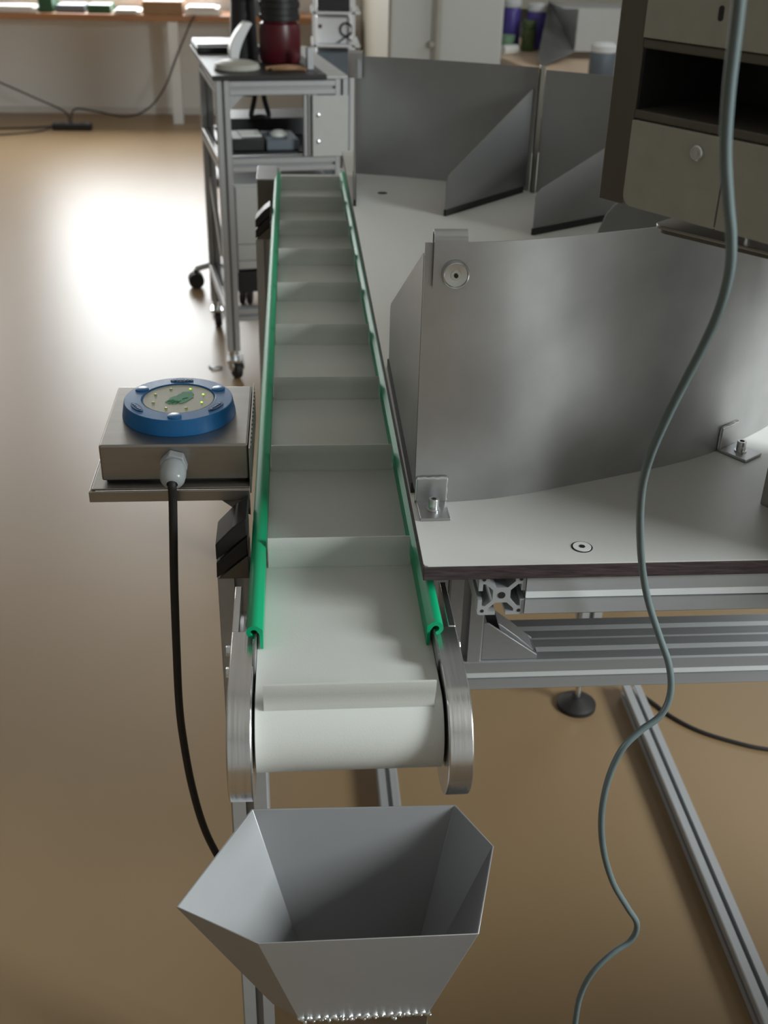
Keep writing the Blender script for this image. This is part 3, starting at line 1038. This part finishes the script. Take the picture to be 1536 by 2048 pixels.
P += [Vector((pe.x + .004, pe.y, pe.z - .12)), Vector((pe.x + .03, pe.y + .01, pe.z - .30)), Vector((pe.x + .08, pe.y + .03, .03)), Vector((pe.x + .16, pe.y + .02, .0045)), Vector((.70, .70, .0045))]
single('hanging_cable', 'long grey-green cable hanging loosely in front of the cabinet and table', 'cable', MB().tube(P, .00335, 14, 6), M['cable_grey'], (.3, .8, 0))
mb = MB()
mb.tube([(.775, 1.955, .0045), (.79, 1.93, .0045), (.8193, 1.8798, .0045), (.8658, 1.8305, .0045), (.9306, 1.7915, .0045), (.9944, 1.766, .0045), (1.1, 1.75, .0045), (1.3, 1.70, .0045)], .0045)
single('floor_cable', 'black cable lying on the floor beside the long floor rail', 'cable', mb, M['rubber'], (.93, 1.79, 0))

# ------------------------------------------------------------------ cart
th = math.radians(9.5)
A, B = Vector((math.cos(th), math.sin(th), 0)), Vector((-math.sin(th), math.cos(th), 0))
O = Vector((-.252, 3.865, 0))


def K(a, b, z):
    p = O + A * a + B * b
    return (p.x, p.y, z)


cart = thing('equipment_cart', 'tall aluminium profile equipment cart on casters with black top, behind the conveyor', 'cart', K(.22, .3, 0))
wd, dp, hh = .442, .59, .0225
vA, vB = tuple(A), tuple(B)
for a, b in ((hh, hh), (wd - hh, hh), (hh, dp), (wd - hh, dp)):
    profile(MB(), K(a, b, .105), K(a, b, 1.040), hh, vA, vB).build('leg', M['alu'], cart, 30)
for b, zs in ((hh, (1.015, .768, .24)), (dp, (1.015, .768, .24))):
    for zz in zs:
        profile(MB(), K(2 * hh, b, zz), K(wd - 2 * hh, b, zz), hh, vB, EZ).build('cross_beam', M['alu_x'], cart, 30)
for a in (hh, wd - hh):
    for zz in (1.015, .768, .24):
        profile(MB(), K(a, 2 * hh, zz), K(a, dp - hh, zz), hh, vA, EZ).build('cross_beam', M['alu'], cart, 30)
profile(MB(), K(.305, hh, .792), K(.305, hh, .992), .0125, vA, vB).build('divider_post', M['alu'], cart, 30)
mb = MB()
mb.box(-.010, wd - .075, -.010, .80, 1.0402, 1.056, K)
mb.build('cart_top', M['black'], cart, 0, bevel=.002)
mb = MB()
mb.box(wd - .074, wd, 0, .79, 1.0402, 1.050, K)
mb.build('cart_top', M['silver'], cart, 0, bevel=.002)['label'] = 'bare metal strip of the top'
mb = MB()
mb.box(.319, wd, -.007, -.0008, .793, .990, K)
dr = mb.build('door', M['grey_paint'], cart, 0, bevel=.001)
for zz in (.842, .928):
    c = K(.338, -.007, zz)
    MB().lathe([(.006, 0), (.006, .004), (.0001, .006)], c, tuple(-B), n=16).build('door_screw', M['bright_steel'], dr)
mb = MB()
mb.box(.046, wd - .046, .05, dp - .03, .792, .800, K)
mb.build('shelf', M['black'], cart, 0)
mb = MB()
mb.box(.05, wd - .05, .03, dp - .05, .40, .70, K)
dc = mb.build('drawer_case', M['grey_paint'], cart, 0, bevel=.003)
for z0, z1 in ((.405, .432), (.436, .490), (.494, .690)):
    mb = MB()
    mb.box(.053, wd - .053, .022, .0305, z0, z1, K)
    mb.build('drawer', M['grey_paint'], dc, 0, bevel=.002)
mb = MB()
mb.box(.05, wd - .05, .025, dp - .05, .318, .392, K)
mb.build('lower_tray', M['black'], cart, 0, bevel=.003)
mb = MB()
mb.prism([(0, 0), (.0, -.045), (.045, 0)], lambda u, v: K(.0455 + u, .006, .992 + v), lambda u, v: K(.0455 + u, .04, .992 + v))
mb.build('corner_bracket', M['alu'], cart, 0)
mb = MB()
mb.prism([(0, .0), (.05, 0), (.30, .18), (.30, .22)], lambda u, v: K(.004, .12 + u, .42 + v), lambda u, v: K(.018, .12 + u, .42 + v))
mb.build('side_brace', M['silver'], cart, 0)


def caster(p, yaw):
    x, y = p[0], p[1]
    dx, dy = math.cos(yaw), math.sin(yaw)
    m_ = MB()
    m_.cyl((x, y, .072), (x, y, .1045), .017, n=20)
    q = (x + dx * .018, y + dy * .018)
    m_.cyl((q[0] - dy * .019, q[1] + dx * .019, .05), (q[0] - dy * .023, q[1] + dx * .023, .05), .022, n=20)
    m_.cyl((q[0] + dy * .019, q[1] - dx * .019, .05), (q[0] + dy * .023, q[1] - dx * .023, .05), .022, n=20)
    m_.box(min(x, q[0]) - .024, max(x, q[0]) + .024, min(y, q[1]) - .024, max(y, q[1]) + .024, .066, .076)
    c_ = m_.build('caster', M['bright_steel'], cart, 40, bevel=.001)
    m_ = MB()
    m_.cyl((q[0] - dy * .013, q[1] + dx * .013, .0325), (q[0] + dy * .013, q[1] - dx * .013, .0325), .032, n=32)
    m_.build('wheel', M['rubber'], c_, 40, bevel=.004)


for a, b, yw in ((hh, hh, 5.2), (wd - hh, hh, 5.0), (hh, dp, 4.9), (wd - hh, dp, 4.7)):
    caster(K(a, b, 0), yw)

# small trolley frame behind the cart: strut and caster
tr = thing('swivel_chair', 'black caster and sloping light strut of a chair base behind the cart', 'chair', (-.40, 4.95, 0))
mb = MB()
mb.lathe([(.036, 0), (.036, .018), (.026, .020), (.026, .36)], (-.18, 4.99, .09), n=28)
cb = mb.build('column', M['black'], tr, 35)
for k in range(5):
    a = math.radians(190 + 72 * k)
    ex, ey = -.18 + .275 * math.cos(a), 4.99 + .275 * math.sin(a)
    mb = MB()
    mb.tube([(-.18, 4.99, .125), (-.18 + .14 * math.cos(a), 4.99 + .14 * math.sin(a), .115), (ex, ey, .085)], .014, 10, 4)
    mb.build('base_arm', M['silver'], tr, 60)
    mb = MB()
    for s in (-1, 1):
        mb.cyl((ex - math.sin(a) * .006 * s, ey + math.cos(a) * .006 * s, .0355), (ex - math.sin(a) * .026 * s, ey + math.cos(a) * .026 * s, .0355), .035, n=28)
    mb.cyl((ex, ey, .05), (ex, ey, .085), .009, n=14)
    mb.build('caster', M['rubber'], tr, 40, bevel=.002)
mb = MB()
mb.lathe([(.05, 0), (.20, .012), (.215, .03), (.21, .055), (.15, .07), (.0001, .072)], (-.17, 4.99, .45), n=36)
mb.build('seat', M['black'], tr, 40)

# things on the cart
kb = thing('keyboard', 'silver keyboard with dark front edge lying on the left rear of the cart top', 'keyboard', K(.1, .69, 1.0565))
mb = MB()
mb.box(-.006, .225, .545, .790, 1.0565, 1.076, K)
kbb = mb.build('case', M['black'], kb, 0, bevel=.004)
mb = MB()
mb.box(-.002, .221, .585, .785, 1.0762, 1.082, K)
mb.build('key_plate', M['silver'], kb, 0, bevel=.003)
mb = MB()
mb.lathe([(.075, 0), (.078, .004), (.072, .018), (.05, .026), (.0001, .028)], K(.088, .135, 1.0565), n=40)
single('grey_dish', 'low grey round dish on the black cart top', 'dish', mb, M['pipe'], K(.088, .135, 1.0565))
can = thing('canister', 'tall black and dark red canister standing on the cart top', 'canister', K(.265, .28, 1.056))
mb = MB()
mb.lathe([(.066, 0), (.072, .01), (.072, .10), (.068, .125), (.058, .130), (.058, .134)], K(.262, .30, 1.0565), n=40)
mb.build('body', M['red_dark'], can, 40)
mb = MB()
mb.lathe([(.058, 0), (.070, .004), (.070, .02), (.066, .022), (.066, .04), (.070, .042), (.070, .06), (.066, .062), (.066, .08), (.076, .085), (.078, .24), (.065, .26), (.0001, .262)], K(.262, .30, 1.1905), n=40)
mb.build('top', M['black'], can, 30)
mb = MB()
mb.cyl(K(.150, .42, 1.0565), K(.150, .42, 1.24), .052, .042, n=32)
mb.cyl(K(.150, .42, 1.24), K(.150, .42, 1.42), .042, .052, n=32)
single('black_bag', 'black rounded bag beside the dark red canister on the cart', 'bag', mb, M['black'], K(.150, .42, 1.0565))
mb = MB()
arc = []
for k in range(13):
    t = k / 12
    arc.append((.105 + .052 * t ** 1.6 + .004, 1.068 + .118 * t))
poly = arc + [(a - .028 - .010 * math.sin(PI * i / 12), b + .004) for i, (a, b) in reversed(list(enumerate(arc)))]
mb.prism(poly, lambda u, v: K(u, .245, v), lambda u, v: K(u, .310, v))
single('white_visor', 'white curved plastic shell leaning against the black bag on the cart', 'plastic shell', mb, M['white_paint'], K(.12, .25, 1.0565), bevel=.004)
mb = MB()
mb.box(.322, .344, .10, .13, 1.0565, 1.125, K)
single('metal_block', 'small upright light grey metal block at the right of the cart top', 'metal block', mb, M['silver'], K(.333, .115, 1.0565), bevel=.002)
mb = MB()
mb.tube([K(.20, .08, 1.062), K(.24, .06, 1.066), K(.28, .075, 1.064), K(.31, .06, 1.062)], .006)
mb.tube([K(.18, .10, 1.062), K(.25, .10, 1.068), K(.30, .11, 1.062)], .006)
single('tool_roll', 'brownish bundle of leads lying before the canister', 'lead bundle', mb, M['cardboard'], K(.25, .08, 1.0565))
# things on the cart shelf
mb = MB()
mb.box(.055, .165, .07, .23, .8005, .842, K)
single('black_device', 'black boxy device on the cart shelf, left front', 'device', mb, M['black'], K(.11, .15, .8005), 'devices on the cart shelf', bevel=.004)
mb = MB()
mb.box(.172, .285, .07, .24, .8005, .836, K)
single('dark_device', 'dark grey flat device on the cart shelf, nearer the door', 'device', mb, M['slate'], K(.23, .15, .8005), 'devices on the cart shelf', bevel=.004)
mb = MB()
mb.box(.055, .385, .33, .52, .8005, .862, K)
single('wide_device', 'wide black device at the back of the cart shelf', 'device', mb, M['black'], K(.2, .42, .8005), 'devices on the cart shelf', bevel=.004)
mb = MB()
mb.box(.09, .160, .10, .20, .8422, .8465, K)
single('paper_sheet', 'white papers on the black device of the cart shelf', 'paper', mb, M['paper'], K(.12, .15, .8422))
mb = MB()
mb.lathe([(.03, 0), (.03, .006), (.018, .016), (.0001, .018)], K(.225, .15, .8362), n=24)
single('round_button', 'small pale round puck on the dark grey device', 'puck', mb, M['paper'], K(.225, .15, .8362))
mb = MB()
mb.tube([K(.175, .33, .992), K(.17, .33, .93), K(.155, .32, .875), K(.165, .30, .8655)], .009)
mb.tube([K(.200, .33, .992), K(.205, .33, .93), K(.218, .32, .875), K(.20, .30, .8655)], .009)
mb.tube([K(.165, .30, .868), K(.18, .29, .872), K(.20, .30, .868)], .012)
single('cable_loop', 'thick black cable loop hanging down through the cart opening', 'cable', mb, M['rubber'], K(.18, .33, .86))
mb = MB()
mb.tube([K(.08, .575, .99), K(.11, .56, .93), K(.17, .55, .905), K(.24, .55, .915), K(.28, .56, .95), K(.30, .575, .99)], .0022)
single('thin_lead', 'thin grey lead sagging across the back of the cart opening', 'cable', mb, M['cable_grey'], K(.18, .55, .905))

# ------------------------------------------------------------------ rack behind the cart
rack = thing('equipment_rack', 'white slotted rack with shelves beside the white pier, behind the cart', 'rack', (.20, 5.6, 0))
for x in (.095, .272):
    for y in (5.5, 5.8):
        MB().box(x, x + .014, y, y + .014, .0005, 1.36).build('post', M['white_paint'], rack, 0)
for zz in (.28, .955, 1.094):
    MB().box(.088, .31, 5.5, 5.82, zz, zz + .009).build('shelf', M['white_paint'], rack, 0)
dv = thing('white_instrument', 'white instrument box on the middle shelf of the rack', 'instrument', (.19, 5.65, .9645))
MB().box(.112, .265, 5.55, 5.78, .9645, 1.075).build('case', M['white_paint'], dv, 0, bevel=.004)
MB().box(.12, .135, 5.546, 5.55, 1.03, 1.045).build('socket', M['red_dark'], dv, 0)
mb = MB()
cx, cz = .247, 1.026
mb.tube([(cx + .027 * math.cos(t), 5.53 + .0008 * q, cz + .027 * math.sin(t)) for q, t in enumerate([2 * PI * k / 16 - PI / 2 for k in range(33)])], .0042, 8, 3)
mb.tube([(cx, 5.532, cz - .027), (cx + .02, 5.532, cz - .045), (cx + .04, 5.534, cz - .052)], .0036, 8, 4)
mb.tube([(cx, 5.534, cz - .027), (cx - .02, 5.534, cz - .045), (cx - .04, 5.534, cz - .055)], .0036, 8, 4)
single('coiled_lead', 'black lead coiled in a ring in front of the white instrument', 'cable', mb, M['rubber'], (cx, 5.54, .9645))
MB_ = MB().box(.115, .262, 5.52, 5.78, 1.1035, 1.30)
single('black_amplifier', 'black box on the top shelf of the rack', 'device', MB_, M['black'], (.19, 5.65, 1.1035), bevel=.004)
MB_ = MB().box(.112, .265, 5.53, 5.78, .2895, .93)
single('dark_unit', 'tall dark grey unit in the lower bay of the rack', 'device', MB_, M['slate'], (.19, 5.65, .2895), bevel=.004)

# ------------------------------------------------------------------ workbench under the window
desk = thing('workbench', 'long wooden workbench with white legs along the back wall', 'workbench', (-1.2, 9.05, 0))
MB().box(-3.6, .45, 8.86, 9.27, .715, .757).build('worktop', M['wood'], desk, 0, bevel=.003)
for x in (-3.3, -.905, .36):
    MB().box(x, x + .075, 8.865, 8.94, .0005, .7145).build('leg', M['white_paint'], desk, 0, bevel=.003)
items = [('paper_stack', 'cream paper stack at the left end of the workbench', 'paper', M['paper'], -2.16, -1.83, .03, 8.89),
         ('dark_green_box', 'dark green box beside the cream paper stack on the workbench', 'box', M['green_dark'], -1.82, -1.72, .13, 8.92),
         ('grey_binder', 'grey binder lying on white paper on the workbench', 'binder', M['slate'], -1.70, -1.50, .05, 8.93),
         ('dark_case', 'dark case lying between the binder and the white papers', 'case', M['green_dark'], -1.475, -1.31, .055, 8.92),
         ('white_papers', 'bright white papers left of the brown carton on the workbench', 'paper', M['paper'], -1.29, -1.09, .02, 8.88),
         ('brown_carton', 'brown cardboard carton on the workbench', 'carton', M['cardboard'], -1.075, -.79, .09, 8.87),
         ('paper_pile', 'white paper pile right of the brown carton', 'paper', M['paper'], -.775, -.53, .045, 8.90),
         ('dark_grey_unit', 'dark grey unit at the right of the workbench', 'device', M['slate'], -.43, -.13, .12, 8.90)]
for nm, lb, ct, m_, x0, x1, hh_, yy in items:
    q = MB().box(x0, x1, yy, yy + .26, .7572, .7572 + hh_)
    if ct == 'paper':
        q.box(x0 + .02, x1 - .03, yy - .015, yy + .2, .7572 + hh_ + .0002, .7572 + hh_ + .012)
    single(nm, lb, ct, q, m_, ((x0 + x1) / 2, yy + .13, .7572), bevel=.004)

# power strip and leads on the floor
ps = thing('power_strip', 'black power strip lying on the floor near the workbench', 'power strip', (-1.62, 8.62, 0))
MB().box(-1.755, -1.475, 8.58, 8.66, .0005, .045).build('body', M['black'], ps, 0, bevel=.008)
for k in range(4):
    MB().lathe([(.022, 0), (.022, .001), (.0001, .001)], (-1.72 + k * .07, 8.62, .0452), n=20).build('socket', M['slate'], ps)
single('bench_lead', 'thin dark lead sagging from the workbench to the power strip on its right side', 'cable',
       MB().tube([(-1.62, 8.62, .05), (-1.60, 8.70, .13), (-1.45, 8.78, .10), (-1.25, 8.82, .06), (-1.08, 8.83, .12), (-.95, 8.835, .27), (-.85, 8.84, .48), (-.74, 8.84, .70), (-.70, 8.85, .764)], .006, 8, 6), M['rubber'], (-1.2, 8.8, 0))
single('slack_lead', 'thin dark lead hanging from the far left down to the power strip', 'cable',
       MB().tube([(-1.635, 8.62, .05), (-1.68, 8.72, .11), (-1.95, 8.85, .20), (-2.4, 8.9, .40), (-2.8, 8.85, .72)], .006, 8, 6), M['rubber'], (-2.1, 8.8, 0))
single('floor_lead', 'upper of two dark leads on the floor left of the power strip', 'cable',
       MB().tube([(-1.755, 8.63, .02), (-1.95, 8.64, .006), (-2.3, 8.58, .006), (-2.8, 8.5, .006)], .006, 8, 6), M['rubber'], (-2.2, 8.6, 0), 'leads on the floor')
single('floor_lead', 'lower of two dark leads on the floor left of the power strip', 'cable',
       MB().tube([(-1.755, 8.60, .02), (-1.85, 8.50, .006), (-2.1, 8.37, .006), (-2.5, 8.25, .006)], .006, 8, 6), M['rubber'], (-2.2, 8.35, 0), 'leads on the floor')
single('cable_tie', 'small dark curled scrap lying on the bright floor beside the cart', 'scrap',
       MB().tube([(-.335, 3.98, .003), (-.32, 3.95, .004), (-.305, 3.965, .006), (-.285, 3.97, .003)], .003, 6, 5), M['cable_grey'], (-.31, 3.96, 0))

# ------------------------------------------------------------------ table with bottles at the right
rt = thing('side_table', 'pale wooden side table right of the white pier', 'table', (1.75, 7.0, 0))
mb = MB()
mb.prism([(1.215, 6.86), (1.36, 6.15), (2.3, 6.05), (2.3, 7.9), (1.215, 7.9)], lambda u, v: (u, v, .715), lambda u, v: (u, v, .75))
mb.build('table_top', M['pale_wood'], rt, 0, bevel=.003)
for x, y in ((1.42, 6.3), (2.2, 6.2), (2.2, 7.8), (1.3, 7.8)):
    MB().box(x - .025, x + .025, y - .025, y + .025, .0005, .7145).build('leg', M['white_paint'], rt, 0)


def bottle(x, y, r, hgt, m_, cap, label, nm='bottle'):
    t = thing(nm, label, 'bottle', (x, y, .7505), 'bottles on the side table')
    MB().lathe([(r * .9, 0), (r, .01), (r, hgt * .8), (r * .92, hgt * .86), (r * .86, hgt * .88)], (x, y, .7505), n=28).build('body', m_, t, 40)
    MB().lathe([(r * .9, 0), (r * 1.02, .008), (r * 1.02, .04), (r * .8, .05), (.0001, .052)], (x, y, .7505 + hgt * .88), n=28).build('lid', cap, t, 40)


bottle(1.345, 7.36, .055, .26, M['purple'], M['white_paint'], 'purple blue bottle nearest the white pier')
bottle(1.490, 7.30, .062, .24, M['purple'], M['white_paint'], 'wider purple blue bottle with white lid beside the metal hood')
bottle(1.425, 7.20, .040, .14, M['olive'], M['olive'], 'small olive green canister between the purple bottles', 'canister')
MB_ = MB().lathe([(.035, 0), (.045, .09), (.040, .09), (.0001, .085)], (1.300, 7.20, .7505), n=24)
single('green_cup', 'pale green cup beside the white pier', 'cup', MB_, M['green_pale'], (1.30, 7.2, .7505))
MB_ = MB().cyl((1.235, 6.98, .779), (1.325, 7.02, .779), .028, n=28)
single('paper_roll', 'white paper roll lying on the pale table beside the pier', 'roll', MB_, M['paper'], (1.28, 7.0, .7505))
hd = thing('metal_hood', 'light grey sheet metal hood with sloping cheek on the pale side table', 'hood', (1.7, 6.9, .75))
mb = MB()
mb.prism([(1.635, .795), (2.15, .795), (2.15, 1.02), (1.635, 1.02)], lambda u, v: (u, 6.84, v), lambda u, v: (u, 6.845, v))
mb.build('front_sheet', M['grey_paint'], hd, 0)
mb = MB()
mb.poly([(1.635, 6.84, 1.02), (1.635, 6.84, .795), (1.385, 6.50, .7515), (1.365, 6.58, .790), (1.535, 7.25, .80), (1.545, 7.25, 1.03),
         (1.629, 6.842, 1.02), (1.629, 6.842, .795), (1.379, 6.502, .7515), (1.359, 6.582, .790), (1.529, 7.252, .80), (1.539, 7.252, 1.03)],
        [(0, 1, 2, 3, 4, 5), (11, 10, 9, 8, 7, 6), (0, 6, 7, 1), (1, 7, 8, 2), (2, 8, 9, 3), (3, 9, 10, 4), (4, 10, 11, 5), (5, 11, 6, 0)])
mb.build('side_cheek', M['steel'], hd, 0)
mb = MB()
mb.box(1.54, 2.15, 6.846, 7.25, 1.02, 1.025)
mb.box(2.145, 2.15, 6.846, 7.25, .7505, 1.02)
mb.build('roof_sheet', M['grey_paint'], hd, 0)
jr = thing('blue_grey_jar', 'blue grey jar with white lid in front of the metal hood', 'jar', (1.62, 6.2, .7505))
MB().lathe([(.065, 0), (.07, .01), (.07, .11), (.064, .125)], (1.625, 6.16, .7505), n=32).build('body', M['slate'], jr, 40)
MB().lathe([(.066, 0), (.068, .03), (.05, .045), (.0001, .048)], (1.625, 6.16, .8755), n=32).build('lid', M['white_paint'], jr, 40)

# ------------------------------------------------------------------ added unseen bench: shades the floor, gives the steel panel a reflection
tc = thing('added_shade_bench', 'added unseen white-topped bench right of the sorting table, shading the floor', 'bench', (1.4, 0, 0))
MB().box(1.00, 1.72, -1.2, .80, .715, .75).build('bench_top', M['laminate'], tc, 0, bevel=.004)
MB().box(1.06, 1.66, -1.15, .75, .0005, .7145).build('body', M['slate'], tc, 0, bevel=.004)
for k in range(3):
    MB().box(1.046, 1.0595, -1.14 + k * .63, -.52 + k * .63, .06, .70).build('door', M['grey_paint'], tc, 0, bevel=.003)
